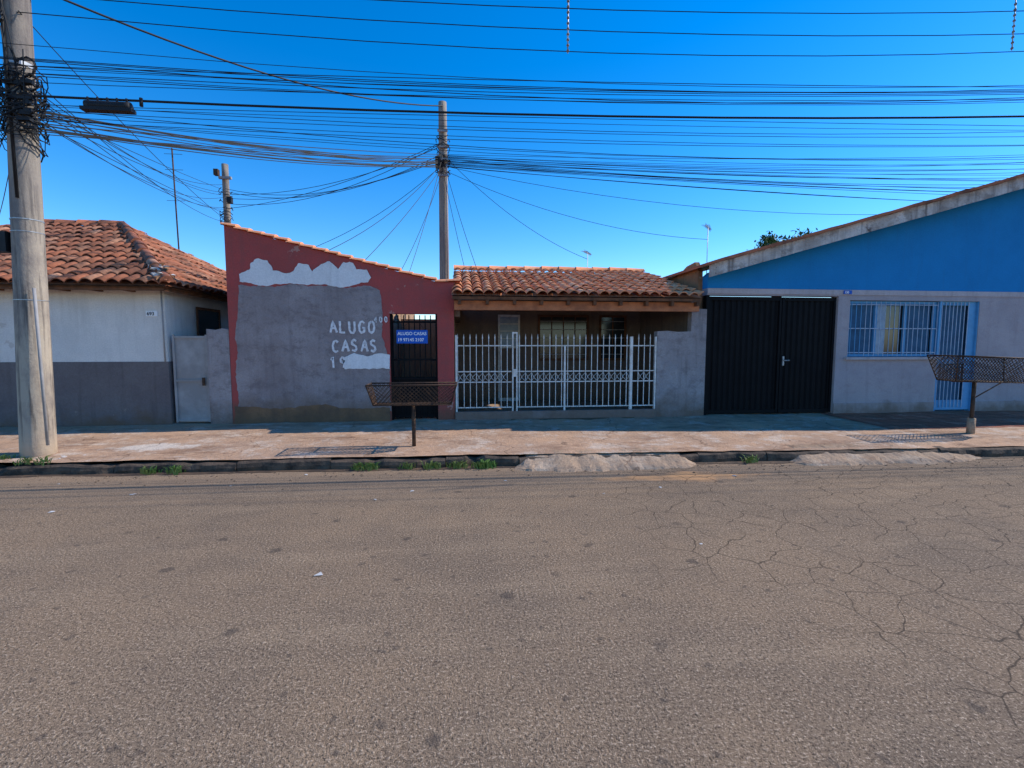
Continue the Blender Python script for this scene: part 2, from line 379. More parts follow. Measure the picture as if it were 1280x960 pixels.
def ramp(name,x0,x1,yf,seed):
    NX,NY=70,16; vs=[];fs=[]
    for i in range(NX+1):
        u=i/NX
        for j in range(NY+1):
            v=j/NY; x=x0+(x1-x0)*u; x+=(x-(x0+x1)/2)*(-.12*v)
            ed=.11*noise.noise(Vector((x*2.5,seed,0)))+.05*noise.noise(Vector((x*11,seed,0)))
            y0=yf+ed+ .22*(abs(2*u-1)**6); y=y0+(6.42-y0)*v
            zz=.004+.138*min(1,v*1.3); edge=min(u,1-u)*22
            zz=zz*min(1,edge) +.014*noise.noise(Vector((x*5,y*5,seed)))+.008*noise.noise(Vector((x*17,y*17,seed)))
            vs.append((x,y,zz if j>0 else -.005))
    for i in range(NX):
        for j in range(NY):
            a=i*(NY+1)+j; fs.append((a,a+NY+1,a+NY+2,a+1))
    b=B(); b.add(vs,fs,'ramp',False); b.build(name)
ramp('driveway_ramp',.65,3.15,5.80,1); ramp('driveway_ramp',4.4,7.3,5.72,9)

# ---------------------------------------------------------------- white house (left)
H=empty('white_house')
b=B()
b.box(-12,-5.0,8.8,15.2,1.30,2.66,'white_wall'); b.box(-12.0,-4.992,8.792,15.2,0,1.298,'dado')
b.build('walls',H)
e=2.56; rz=4.25; ey=8.38; ry=12.0
nx=Vector((-7.6,12,rz)); c1=Vector((-4.72,ey,e)); 
sl=math.hypot(ry-ey,rz-e); V=Vector((0,ry-ey,rz-e)).normalized()
hipn=(Vector((nx.x-c1.x,nx.y-c1.y,0))).normalized(); hn=Vector((hipn.y,-hipn.x,0))
if hn.x<0: hn=-hn
l1=Vector((-12.3,ey,e)); l2=Vector((-9.4,12,rz)); hl=Vector((l2.x-l1.x,l2.y-l1.y,0)).normalized(); hln=Vector((-hl.y,hl.x,0)); 
if hln.x>0: hln=-hln
tile_roof('roof_front',H,(-12.4,ey,e),(1,0,0),V,7.8,sl,'tile_old',[(c1,hn),(l1,hln),((0,ry,0),(0,1,0))],seed=2,h=.065,row=.34)
sl2=math.hypot(nx.x-c1.x,rz-e); V2=Vector((nx.x-c1.x,0,rz-e)).normalized()
c2=Vector((-4.72,15.62,e)); h2=Vector((nx.x-c2.x,nx.y-c2.y,0)).normalized(); h2n=Vector((h2.y,-h2.x,0))
if h2n.y<0: h2n=-h2n
tile_roof('roof_side',H,(-4.72,ey,e),(0,1,0),V2,7.4,sl2,'tile_old',[(c1,-hn),(c2,h2n)],seed=5,h=.065,row=.34)
b=B(); dz=Vector((0,0,.03)); b.add([l1-dz,c1-dz,nx-dz,l2-dz],[(0,1,2,3)],'wood'); b.add([l1-Vector((0,0,.05)),c1-Vector((0,0,.05)),c2-Vector((0,0,.05)),Vector((-12.3,15.62,e-.05))],[(0,1,2,3)],'wood')
b.add([c2,Vector((-12.3,15.62,e)),l2,nx],[(0,1,2,3)],'tile_old'); b.add([l1,l2,Vector((-12.3,15.62,e))],[(0,1,2)],'tile_old')
b.box(-12.2,-4.78,ey+.03,ey+.055,e-.10,e+.0,'wood'); b.box(-4.80,-4.775,ey+.056,15.5,e-.10,e+.0,'wood')
for i in range(14): b.box(-12+.5*i,-11.94+.5*i,ey+.056,8.79,e-.09,e-.052,'wood')
b.build('eaves',H)
ridge_caps('ridge',H,l2+Vector((0,0,.04)),nx+Vector((0,0,.04)),'tile_old')
ridge_caps('hip',H,c1+Vector((0,0,.05)),nx+Vector((0,0,.05)),'tile_old',seed=8)
b=B()
for i in range(26):
    t=R(0,.2); p=c1.lerp(nx,t)+Vector((R(-.12,.16),R(-.1,.1),R(.04,.12))); s_=R(.03,.08)
    vs=[p+Vector((R(-1,1),R(-1,1),R(-.7,.7)))*s_ for _ in range(8)]
    bm=bmesh.new(); 
    for v in vs: bm.verts.new(v)
    r=bmesh.ops.convex_hull(bm,input=bm.verts[:]); bm.verts.index_update()
    b.add([v.co.copy() for v in bm.verts],[tuple(v.index for v in f.verts) for f in bm.faces],'litter' if i%2 else 'mud'); bm.free()
b.build('hip_mortar',H)
b=B(); b.box(-5.30,-5.12,8.785,8.799,2.07,2.16,'signwhite'); b.build('number_plate',H); text('house_number',H,'693',-5.285,2.085,8.783,.08,'cable')
b=B(); b.box(-4.995,-4.97,9.75,10.55,1.45,2.25,'glass'); b.box(-4.969,-4.955,9.70,9.75,1.4,2.3,'wood'); b.box(-4.969,-4.955,10.55,10.6,1.4,2.3,'wood'); b.box(-4.969,-4.95,9.751,10.549,2.25,2.3,'wood'); b.box(-4.969,-4.94,9.751,10.549,1.38,1.45,'wood')
b.tube([(-5.03,8.77,1.3),(-5.03,8.77,2.62)],.012,'galv'); b.build('side_window',H)

G_=empty('metal_gate'); b=B(); b.box(-4.94,-4.37,8.86,8.875,.24,1.74,'galv')
for z in (.26,.95,1.70): b.box(-4.94,-4.37,8.835,8.858,z,z+.035,'galv')
for x in (-4.94,-4.405): b.box(x,x+.035,8.83,8.857,.24,1.76,'galv')
b.box(-4.47,-4.43,8.80,8.829,.88,1.02,'rust'); b.build('leaf',G_)
b=B(); b.prism([(-4.36,0),(-3.997,0),(-3.997,1.85),(-4.10,1.87),(-4.22,1.84),(-4.36,1.86)],8.80,8.98,'post_cement'); b.build('cement_gate_post')

# ---------------------------------------------------------------- red house
H=empty('red_house'); b=B()
def rz_(x): return 3.60-(x+3.99)*.2507
b.prism([(-3.99,0),(-1.27,0),(-1.27,rz_(-1.27)),(-3.99,rz_(-3.99))],8.80,8.98,'red_wall')
b.prism([(-1.27,2.14),(-.43,2.14),(-.43,rz_(-.43)),(-1.27,rz_(-1.27))],8.80,8.98,'red_wall')
b.prism([(-.43,0),(-.13,0),(-.13,2.70),(-.43,rz_(-.43))],8.80,8.98,'red_wall')
b.box(-3.985,-3.85,8.98,15.5,0,3.3,'tan'); b.box(-1.6,-1.45,8.98,15.5,0,2.75,'tan'); b.box(-3.85,-1.6,15.35,15.5,0,2.8,'tan')
b.box(-.26,-.13,8.98,12.0,0,2.55,'tan'); b.box(-1.45,-.13,11.9,12.02,0,2.2,'tan')
b.build('walls',H)
b=B(); b.prism([(-3.99,3.32),(-3.99,3.26),(-.13,2.58),(-.13,2.63)],8.99,9.6,'tile_old'); b.prism([(-3.99,3.32),(-3.99,3.26),(-1.3,2.78),(-1.3,2.84)],9.6,15.6,'tile_old'); b.build('roof',H)  # front strip reaches over the gate corridor, added unseen to keep it dark
b=B(); x=-4.03
while x<-.16:
    L=.21; z0=rz_(x) if x<-.43 else 2.71; z1=rz_(x+L) if x+L<-.43 else 2.70
    j=R(-.010,.010); vs=[];sg=6
    for (xx,zz,r) in ((x,z0+.006,.045),(x+L+.03,z1+.024,.055)):
        for s_ in range(sg+1):
            a=math.pi*s_/sg; vs.append((xx,8.885-math.cos(a)*.135,zz+j+math.sin(a)*r))
    m=sg+1; b.add(vs,[(i,i+1,m+i+1,m+i) for i in range(sg)]+[tuple(range(m)),tuple(range(2*m-1,m-1,-1))],'tile_new'); x+=L
b.build('parapet_tiles',H)
patch('cement_patch',H,[(-3.86,.40),(-3.90,1.4),(-3.84,2.0),(-3.80,2.60),(-2.6,2.62),(-1.55,2.60),(-1.42,2.55),(-1.39,1.7),(-1.275,1.15),(-1.275,.40)],8.795,'cement',.05)
patch('dirt_band',H,[(-3.97,.10),(-3.93,.50),(-3.2,.47),(-2.4,.50),(-1.6,.44),(-1.29,.46),(-1.275,.10)],8.791,'dirt_band',.05,seed=4)
cl=[(-3.78,2.66),(-3.80,2.80),(-3.62,2.86),(-3.58,3.00),(-3.45,3.06),(-3.30,3.02),(-3.22,2.86),(-3.0,2.83),(-2.88,2.86),(-2.8,2.98),(-2.62,2.96),(-2.55,2.85),(-2.42,2.96),(-2.28,3.03),(-2.14,2.93),(-2.02,3.03),(-1.85,3.01),(-1.80,2.90),(-1.62,2.88),(-1.55,2.76),(-1.62,2.66),(-2.2,2.60),(-2.8,2.65),(-3.3,2.61)]
patch('white_patch_top',H,cl,8.789,'whitewash',.04,seed=7,step=.03)
patch('white_patch_low',H,[(-2.05,1.16),(-2.06,1.36),(-1.9,1.43),(-1.66,1.38),(-1.5,1.42),(-1.285,1.40),(-1.285,1.14),(-1.6,1.16)],8.789,'whitewash',.03,seed=11,step=.03)
b=B(); strokes(b,'ALUGO',-2.29,1.80,.20,.128,.038,8.787); strokes(b,'CASAS',-2.26,1.47,.20,.128,.038,8.787); strokes(b,'19',-2.29,1.19,.19,.12,.036,8.787); strokes(b,'400',-1.53,1.98,.10,.07,.018,8.787)
b.build('painted_lettering',H)
b=B(); 
for i in range(9): b.box(-1.24+i*.0965,-1.222+i*.0965,8.90,8.918,.24,2.12,'black')
for z in (.26,.95,1.3,1.98): b.box(-1.26,-.44,8.885,8.899,z,z+.035,'black')
b.box(-1.24,-.45,8.92,8.93,.26,1.0,'black')
b.box(-1.268,-1.235,8.86,8.94,.22,2.14,'black'); b.box(-.465,-.432,8.86,8.94,.22,2.14,'black'); b.build('iron_gate',H)
S=empty('for_rent_sign'); b=B(); b.box(-1.15,-.60,8.765,8.772,1.61,1.85,'signblue'); b.tube([(-1.1,8.77,1.85),(-.95,8.89,1.98)],.003,'cable',4); b.tube([(-.66,8.77,1.85),(-.75,8.89,1.98)],.003,'cable',4); b.build('plate',S)
text('line_1',S,'ALUGO CASAS',-1.13,1.76,8.763,.078,'signwhite',.98); text('line_2',S,'19 97145 2107',-1.13,1.65,8.763,.078,'signwhite',.98)

# ---------------------------------------------------------------- porch house
H=empty('porch_house'); b=B()
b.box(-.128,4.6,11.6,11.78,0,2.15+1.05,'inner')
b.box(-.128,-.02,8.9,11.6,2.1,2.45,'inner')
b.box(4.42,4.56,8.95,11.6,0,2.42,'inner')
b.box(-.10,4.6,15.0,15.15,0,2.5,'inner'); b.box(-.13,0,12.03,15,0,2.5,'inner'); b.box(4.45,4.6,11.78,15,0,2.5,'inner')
b.build('walls',H)
b=B(); b.box(-.1,4.42,8.95,11.6,.0,.215,'ramp'); b.build('porch_floor',H)
e=2.46; sl=math.hypot(3.0,.84); V=Vector((0,3.0,.84)).normalized()
tile_roof('roof_front',H,(-.16,8.4,e),(1,0,0),V,4.5,sl,'tile_new',[((0,11.4,0),(0,1,0)),((4.36,0,0),(1,0,0))],pitch=.185,row=.33,seed=12,h=.06)
ridge_caps('ridge',H,(-.16,11.4,e+.87),(4.36,11.4,e+.87),'tile_new')
b=B(); b.prismx([(8.42,e-.04),(11.4,e+.795),(14.6,e-.07),(14.6,e-.12),(11.4,e+.74),(8.42,e-.09)],-.15,4.35,'wood')
b.prismx([(11.4,e+.83),(15.3,e-.03),(15.3,e-.045),(11.4,e+.82)],-.15,4.35,'tile_new')
b.box(-.12,4.38,8.55,8.66,2.20,2.36,'fasc_wood')
for i in range(10): b.box(-.05+i*.48,.0+i*.48,8.43,8.549,e-.17,e-.092,'wood')
b.build('eaves',H)
b=B()
b.box(.88,1.41,11.56,11.597,.22,2.3,'white'); b.box(.93,1.36,11.54,11.559,1.55,2.24,'lightglass'); b.box(.93,1.36,11.54,11.559,.3,1.5,'inner')
for z in (1.72,1.9,2.07): b.box(.93,1.36,11.525,11.539,z,z+.02,'white')
def win(x0,x1,z0,z1):
    b.box(x0,x1,11.575,11.597,z0,z1,'glass')
    b.box(x0-.05,x0,11.55,11.598,z0-.05,z1+.05,'wood'); b.box(x1,x1+.05,11.55,11.598,z0-.05,z1+.05,'wood')
    b.box(x0,x1,11.55,11.598,z1,z1+.05,'wood'); b.box(x0,x1,11.54,11.598,z0-.05,z0,'wood')
    n=int((x1-x0)/.3)+1
    for i in range(1,n): b.box(x0+(x1-x0)*i/n-.012,x0+(x1-x0)*i/n+.012,11.56,11.574,z0,z1,'wood')
    for i in range(5): z=z0+(z1-z0)*(i+.5)/5; b.box(x0,x1,11.545,11.556,z-.008,z+.008,'galv')
win(1.9,3.05,1.25,2.25); win(3.42,4.0,1.25,2.25)
b.build('door_and_windows',H)
F=empty('white_iron_fence'); b=B()
b.box(-.12,3.68,8.76,8.88,0,.36,'cement')
x=-.07; i=0
while x<3.66:
    if not(.90<x<1.05 or 3.15<x<3.24):
        b.box(x-.006,x+.006,8.806,8.818,.42,1.70,'white')
        b.add([(x-.012,8.807,1.70),(x+.012,8.807,1.70),(x,8.807,1.79),(x-.012,8.817,1.70),(x+.012,8.817,1.70),(x,8.817,1.79)],[(0,1,2),(5,4,3),(0,3,4,1),(1,4,5,2),(2,5,3,0)],'white')
        if x+.1<3.6 and not (.8<x<1.05):
            for (za,zb) in ((.92,1.06),(1.06,.92)):
                b.tube([(x+.006,8.813,za),(x+.055,8.813,(za+zb)/2+(.02 if za<zb else -.02)),(x+.107,8.813,zb)],.004,'white',5)
    x+=.1135; i+=1
for z in (.42,.89,1.085,1.56): b.box(-.1,.92,8.82,8.838,z,z+.02,'white'); b.box(1.03,3.17,8.82,8.838,z,z+.02,'white'); b.box(3.22,3.68,8.82,8.838,z,z+.02,'white')
for x in (.93,): b.box(x,x+.022,8.79,8.845,.2,1.82,'white'); b.box(x+.075,x+.097,8.79,8.845,.2,1.82,'white'); b.box(x+.022,x+.075,8.79,8.845,1.79,1.82,'white'); b.box(x+.022,x+.075,8.79,8.845,.22,.26,'white'); b.box(x+.022,x+.075,8.79,8.845,1.0,1.14,'white')
b.box(3.17,3.22,8.79,8.845,.2,1.74,'white'); b.box(-.11,-.08,8.79,8.845,.36,1.76,'white'); b.box(3.655,3.68,8.79,8.845,.36,1.74,'white')
b.box(1.9,1.93,8.79,8.82,.36,1.56,'white')
b.build('bars',F)
b=B(); b.prism([(3.69,0),(4.66,0),(4.66,2.26),(4.50,2.27),(4.36,2.25),(4.355,1.84),(4.1,1.83),(3.9,1.85),(3.69,1.84)],8.79,8.95,'post_cement'); b.build('cement_wall')
b=B(); b.prismx([(8.25,.17),(8.76,.215),(8.76,.1),(8.25,.1)],.9,3.25,'dirt_band'); b.build('doorstep_ramp')

# ---------------------------------------------------------------- blue house
H=empty('blue_house'); b=B()
AX=13.5
def gz(x): return 2.95+.282*(x-4.67) if x<AX else 2.95+.282*(2*AX-4.67-x)
X1=2*AX-4.75
b.prism([(4.66,2.66),(X1,2.66),(X1,gz(X1)),(AX,gz(AX)),(4.75,gz(4.75)),(4.66,2.9)],8.80,9.0,'blue')
b.box(4.66,X1,8.80,9.0,2.531,2.659,'lilac')
b.box(7.37,7.62,8.80,9.0,0,2.53,'lilac'); b.box(7.62,9.60,8.80,9.0,0,1.34,'lilac'); b.box(7.62,10.48,8.80,9.0,2.46,2.53,'lilac'); b.box(10.48,X1,8.80,9.0,0,2.53,'lilac')
b.box(7.37,9.58,8.775,8.799,0,.42,'lilac2'); b.box(10.52,X1,8.775,8.799,0,.42,'lilac2')
b.box(4.66,X1,8.785,8.799,2.56,2.655,'lilac2')
b.box(4.67,4.8,9.0,18,0,2.9,'mud'); b.box(X1-.15,X1,9,18,0,2.9,'lilac'); b.box(4.8,X1-.15,17.85,18,0,2.9,'lilac')
b.box(7.55,9.63,8.74,8.80-.002,1.29,1.34,'lilac2')
b.box(4.8,X1-.15,10.2,10.3,0,2.6,'dark')
b.build('walls',H)
b=B()
def rake(xa,xb,ya,yb,o0,o1,k):   # raking board with slightly ragged edges
    n=44
    for sgn in (1,-1):
        top=[];bot=[]
        for i in range(n+1):
            x=xa+(xb-xa)*i/n; z=gz(x); 
            top.append((x,z+o1+.018*noise.noise(Vector((x*2.2,sgn,0)))+.01*noise.noise(Vector((x*9,sgn,0))))); bot.append((x,z+o0+.008*noise.noise(Vector((x*3,sgn,4)))))
        m=lambda x: x if sgn==1 else 2*AX-x
        for i in range(n):
            b.prism([(m(bot[i][0]),bot[i][1]),(m(bot[i+1][0]),bot[i+1][1]),(m(top[i+1][0]),top[i+1][1]),(m(top[i][0]),top[i][1])],ya,yb,k)
rake(4.5,AX,8.40,8.46,-.09,.13,'fascia')
rake(4.45,AX,8.30,18.2,.135,.19,'tile_old')
b.build('gable_roof',H)
b=B()
def leaf(x0,x1):
    pts=[];x=x0; 
    while x<x1-.02:
        for dx,dy in ((0,0),(.02,-.022),(.07,-.022),(.09,0)):
            if x+dx<=x1: pts.append((x+dx,8.90+dy))
        x+=.118
    pts.append((x1,8.90)); vs=[]
    for (px,py) in pts: vs+=[(px,py,.24),(px,py,2.50)]
    b.add(vs,[(2*i,2*i+2,2*i+3,2*i+1) for i in range(len(pts)-1)],'black')
    for (a,c,z0,z1) in ((x0,x1,.24,.31),(x0,x1,2.44,2.51)): b.box(a,c,8.85,8.876,z0,z1,'black')
    for a in (x0,x1-.045): b.box(a,a+.045,8.845,8.8765,.24,2.51,'black')
leaf(4.72,6.22); leaf(6.235,7.355)
b.box(4.66,4.72,8.82,8.95,.1,2.53,'black')
b.box(6.27,6.30,8.82,8.845,1.18,1.36,'alum'); b.tube([(6.285,8.80,1.28),(6.40,8.80,1.28)],.011,'alum')
b.build('garage_door',H)
b=B(); wx0,wx1=7.64,9.58
b.box(wx0,wx1,8.93,8.95,1.35,2.45,'glass'); b.box(wx0+.05,8.25,8.915,8.929,1.38,2.42,'curtain'); b.box(8.30,8.50,8.915,8.929,1.38,2.42,'lightglass'); b.box(8.93,9.5,8.915,8.929,1.38,2.42,'curtain')
for x in (wx0,8.23,8.88,wx1-.05): b.box(x,x+.05,8.87,8.914,1.35,2.45,'lblue')
b.box(wx0,wx1,8.865,8.869,2.40,2.45,'lblue'); b.box(wx0,wx1,8.86,8.869,1.35,1.40,'lblue')
x=wx0+.03
while x<wx1: b.box(x,x+.009,8.815,8.824,1.36,2.44,'lblue' if x<7.9 else 'greybar'); x+=.105
for z in (1.42,1.9,2.37): b.box(wx0,wx1,8.828,8.834,z,z+.018,'greybar')
b.build('window',H)
b=B(); dx0,dx1=9.64,10.46
b.box(9.60,9.64,8.81,8.93,.2,2.46,'lblue'); b.box(10.46,10.479,8.81,8.93,.2,2.46,'lblue'); b.box(dx0,dx1,8.93,8.95,.2,2.46,'curtain')
b.box(dx0,dx1,8.85,8.875,2.38,2.46,'lblue'); b.box(dx0,dx1,8.85,8.875,.25,.45,'lblue'); b.box(dx0,dx1,8.85,8.875,1.2,1.28,'lblue'); b.box(10.30,10.46,8.851,8.874,.45,2.38,'lblue')
x=dx0+.03
while x<10.3: b.box(x,x+.011,8.83,8.841,.3,2.44,'greybar'); x+=.085
b.build('front_door',H)
b=B(); b.box(7.45,7.62,8.77,8.783,2.575,2.645,'signblue'); b.build('number_plate',H); text('house_number',H,'150',7.465,2.588,8.768,.06,'signwhite')
b=B(); b.prismx([(9.0,0),(9.0,3.0),(9.15,3.2),(9.5,3.17),(9.8,3.06),(10.3,3.02),(11,2.7),(11.8,2.6),(11.8,0)],4.57,4.66,'mud'); b.build('party_wall')

# ---------------------------------------------------------------- utility poles
def pole(name,x,y,top,r0,r1,lean=(0,0)):
    P_=empty(name); b=B(); n=20; pts=[(x+lean[0]*i/n,y+lean[1]*i/n,-.1+(top+.1)*i/n) for i in range(n+1)]
    b.tube(pts,r0,'pole',20,r2=r1); b.build('shaft',P_); return P_
P1=pole('utility_pole',-5.56,6.85,8.6,.185,.105,(.26,0))
def px(z): return -5.56+.26*z/8.6
b=B()
for z,hh in ((3.15,.012),(3.0,.008),(4.55,.05),(5.0,.05),(5.9,.06),(2.15,.01)):
    rr=.185-.08*z/8.6+.006; ring=[(px(z)+rr*math.cos(a*math.pi/8),6.85+rr*math.sin(a*math.pi/8)) for a in range(16)]
    vs=[(q[0],q[1],z) for q in ring]+[(q[0],q[1],z+hh) for q in ring]
    b.add(vs,[(i,(i+1)%16,(i+1)%16+16,i+16) for i in range(16)],'alum')
b.tube([(px(3.3)+.15,6.69,.3),(px(3.3)+.13,6.70,2.3)],.018,'galv'); 
b.box(px(3)-.34,px(3)-.16,6.72,6.85,2.75,3.0,'cable')
b.tube([(px(5)-.02,6.69,3.4),(px(5)-.03,6.70,5.6),(px(5),6.72,8)],.018,'cable')
b.build('bands_and_conduit',P1)
b=B()
for i in range(34):
    z=R(4.1,4.9); a0=R(0,6.28); n=14; rr=R(.15,.25)
    pts=[(px(z)+rr*math.cos(a0+q*.42)*(1+R(-.12,.12)),6.85+rr*math.sin(a0+q*.42),z+R(-.05,.05)+.14*math.sin(q*.5+i)) for q in range(n)]
    b.tube(pts,R(.005,.010),'cable',5)
for (cx,cz,rr) in ((.22,4.93,.11),(.26,4.75,.09),(.20,4.5,.12),(-.1,5.5,.1)):
    for t in range(5):
        pts=[(px(cz)+cx+(rr+R(-.01,.01))*math.cos(q*.45),6.66+R(-.02,.02),cz+(rr+R(-.01,.01))*math.sin(q*.45)) for q in range(15)]
        b.tube(pts,.007,'cable',5)
for i in range(10):
    z=R(4.15,4.75); b.box(px(z)+R(-.05,.2),px(z)+R(.22,.3),6.62+R(0,.05),6.70,z,z+R(.03,.07),'cable')
for i in range(8):
    pts=sag((px(4.3)+R(.1,.2),6.67,R(4.2,5.0)),(px(4.3)+R(-.2,.3),6.62,R(4.4,5.9)),R(-.2,.25)); b.tube(pts,.007,'cable',5)
b.build('cable_tangle',P1)
P2=pole('utility_pole',-.43,13,7.78,.145,.105)
b=B()
for z in (7.0,6.3,5.9,6.6): b.box(-.56,-.30,12.84,12.87,z,z+.05,'galv')
for i in range(16):
    z=R(5.9,6.9); a0=R(0,6.28); rr=R(.14,.22); b.tube([(-.43+rr*math.cos(a0+q*.5),12.95+rr*math.sin(a0+q*.5),z+R(-.06,.06)) for q in range(9)],.01,'cable',5)
b.box(-.62,-.5,12.75,12.9,6.1,6.35,'cable'); b.tube([(-.34,12.84,3),(-.34,12.84,6.2)],.018,'galv'); b.build('fittings',P2)
P3=pole('utility_pole',-8.03,18,7.75,.13,.105)
b=B(); b.box(-8.15,-7.75,17.75,17.85,7.2,7.28,'galv'); b.box(-8.28,-8.14,17.7,17.85,7.3,7.5,'rust'); b.box(-7.9,-7.75,17.7,17.85,6.4,6.6,'cable')
for i in range(10):
    z=R(5.6,7); a0=R(0,6.28); b.tube([(-8.03+.2*math.cos(a0+q*.5),17.95+.2*math.sin(a0+q*.5),z+R(-.06,.06)) for q in range(9)],.012,'cable',5)
b.build('fittings',P3)

# ---------------------------------------------------------------- overhead wires
W=empty('overhead_wires')
def ext(zl,zm,zr,y0,y1=None):
    y1=y0 if y1 is None else y1
    pts=[]; xs=[-22+ i*1.6 for i in range(34)]
    def q(x):
        a,b_,c=-5.4,.7,8.2
        return zl*(x-b_)*(x-c)/((a-b_)*(a-c))+zm*(x-a)*(x-c)/((b_-a)*(b_-c))+zr*(x-a)*(x-b_)/((c-a)*(c-b_))
    for x in xs:
        z=q(x) if -5.4<=x<=12 else (q(-5.4) if x<-5.4 else q(12)+(q(12)-q(11))*(x-12)*.7)
        pts.append((x,y0+(y1-y0)*(x+5.4)/20,z))
    return pts
b=B()
for i,(zl,zm,zr) in enumerate(((5.98,6.02,6.55),(5.84,5.86,6.30),(5.74,5.70,6.08),(5.62,5.52,5.92))):
    b.tube(ext(zl,zm,zr,6.3+.15*i,6.2+.15*i),.0055,'cable',5,False)
b.build('upper_lines',W)
b=B()
for i in range(11):
    t=i/10; y=R(6.3,6.9); k=(y-6.6)/6.6; f=lambda z:z+(z-1.6)*k
    b.tube(ext(5.02-.22*t+R(-.03,.03),f(5.04-.26*t+R(-.04,.04)),f(5.38-.26*t+R(-.02,.02)),y,y-.1),R(.003,.005),'cable',5,False)
b.tube(ext(4.60,4.64,4.94,6.66,6.5),.015,'cable',6,False)
for i in range(9):
    t=i/8; y=R(6.3,6.9); k=(y-6.6)/6.6; f=lambda z:z+(z-1.6)*k
    b.tube(ext(4.58-.3*t+R(-.04,.04),f(4.55-.45*t+R(-.04,.04)),f(4.82-.55*t+R(-.04,.04)),y,y-.1),R(.003,.0042),'cable',5,False)
b.build('telecom_lines',W)
b=B()
A0=lambda z:(px(z)+.12,6.72,z)
for i in range(16): b.tube(sag(A0(R(4.12,4.5)),(-.45,12.88,R(6.1,6.45)),R(.02,.22)),R(.005,.008),'cable',5,False)
for i in range(19):
    t=i/18; b.tube(sag((-.42,12.88,6.45-.3*t),(26,12.0,7.7-2.2*t+R(-.1,.1)),R(.15,.6),24),R(.005,.008),'cable',5,False)
b.tube(sag(A0(5.95),(-.43,12.9,7.65),.35,20),.015,'cable',6,False)
for i in range(6): b.tube(sag((-.45,13,R(6.1,7.0)),(-8.0,17.9,R(5.9,7.0)),R(.2,.8)),.008,'cable',5,False)
for i in range(9): b.tube(sag(A0(R(4.1,5.2)),(-8.0,17.8,R(5.7,7.1)),R(.0,.4)),.006,'cable',5,False)
for p,s_ in (((-1.9,9.6,3.12),.1),((-1.5,11,2.9),.2),((-1.2,10.5,2.8),.15),((-.3,9.2,2.7),.1),((-2.6,9.2,3.2),.25),((.4,10.3,3.0),.1),((3.43,13,3.9),.3),((6.84,13,4.5),.35),((14,12,5.2),.5),((.1,11.3,3.3),.05),((-4.2,12,3.6),.3)):
    b.tube(sag((-.43,12.88,R(6.0,6.5)),p,s_),.006,'cable',5,False)
for i in range(4): b.tube(sag(A0(R(4.1,4.9)),(-12+R(0,4),R(9,12),R(2.7,4.2)),.2),.006,'cable',5,False)
b.tube(sag(A0(5.6),(-6.9,16,5.2),.2),.006,'cable',5,False)
for i in range(7): b.tube(sag(A0(R(4.2,5.2)),(-22,6.7+R(-.2,.2),R(4.2,5.4)),R(.1,.4)),.007,'cable',5,False)
b.build('drop_lines',W)
b=B()
n=10; pts=[(-4.52+.056*i,6.62,4.50) for i in range(n)]
b.tube(pts,.058,'cable',12); b.box(-4.56,-3.98,6.56,6.66,4.43,4.47,'cable')
for i in range(5): b.tube([(-4.5+.11*i,6.62,4.43),(-4.5+.11*i,6.62,4.60)],.012,'cable')
b.tube([(-3.9,6.63,4.52),(-3.9,6.63,4.62)],.02,'cable')
b.build('splice_closure',W)
b=B()
for (x,z0,z1) in ((1.42,5.42,6.1),(7.95,5.85,6.6)):
    b.tube([(x,6.52,z0-.02),(x,6.52,z1)],.008,'alum',6)
    n=10
    for i in range(n): z=z0+.0+(z1-z0)*i/n; b.tube([(x,6.52,z),(x,6.52,z+.02)],.018,'pole',8)
b.build('line_spacers',W)

def yagi(name,x,y,z0,z1,s=1,ang=.3):
    A=empty(name); b=B(); b.tube([(x,y,z0),(x,y,z1)],.016*s,'alum',6)
    ca,sa=math.cos(ang),math.sin(ang); L=.55*s
    b.tube([(x-L*ca,y-L*sa,z1-.05),(x+L*ca,y+L*sa,z1-.02)],.010,'alum',5)
    for i in range(7):
        t=-1+2*i/6; w=.18*s*(1-.1*i); c=(x+L*ca*t,y+L*sa*t,z1-.035)
        b.tube([(c[0]+sa*w,c[1]-ca*w,c[2]-.1*w),(c[0]-sa*w,c[1]+ca*w,c[2]+.1*w)],.007,'alum',4)
        b.tube([(c[0],c[1],c[2]-.09*s),(c[0],c[1],c[2]+.09*s)],.006,'alum',4)
    b.build('mast_and_elements',A)
yagi('tv_antenna',6.84,13,3.0,4.86,.6,.9); yagi('tv_antenna',3.43,13,2.6,4.1,.5,1.0)
A=empty('radio_mast'); b=B(); b.tube([(-7.5,14,2.6),(-7.55,14,6.75)],.018,'rust',6)
for z in (6.6,6.2,5.4): b.tube([(-7.75,14,z),(-7.3,14,z)],.006,'rust',4)
b.build('mast',A)

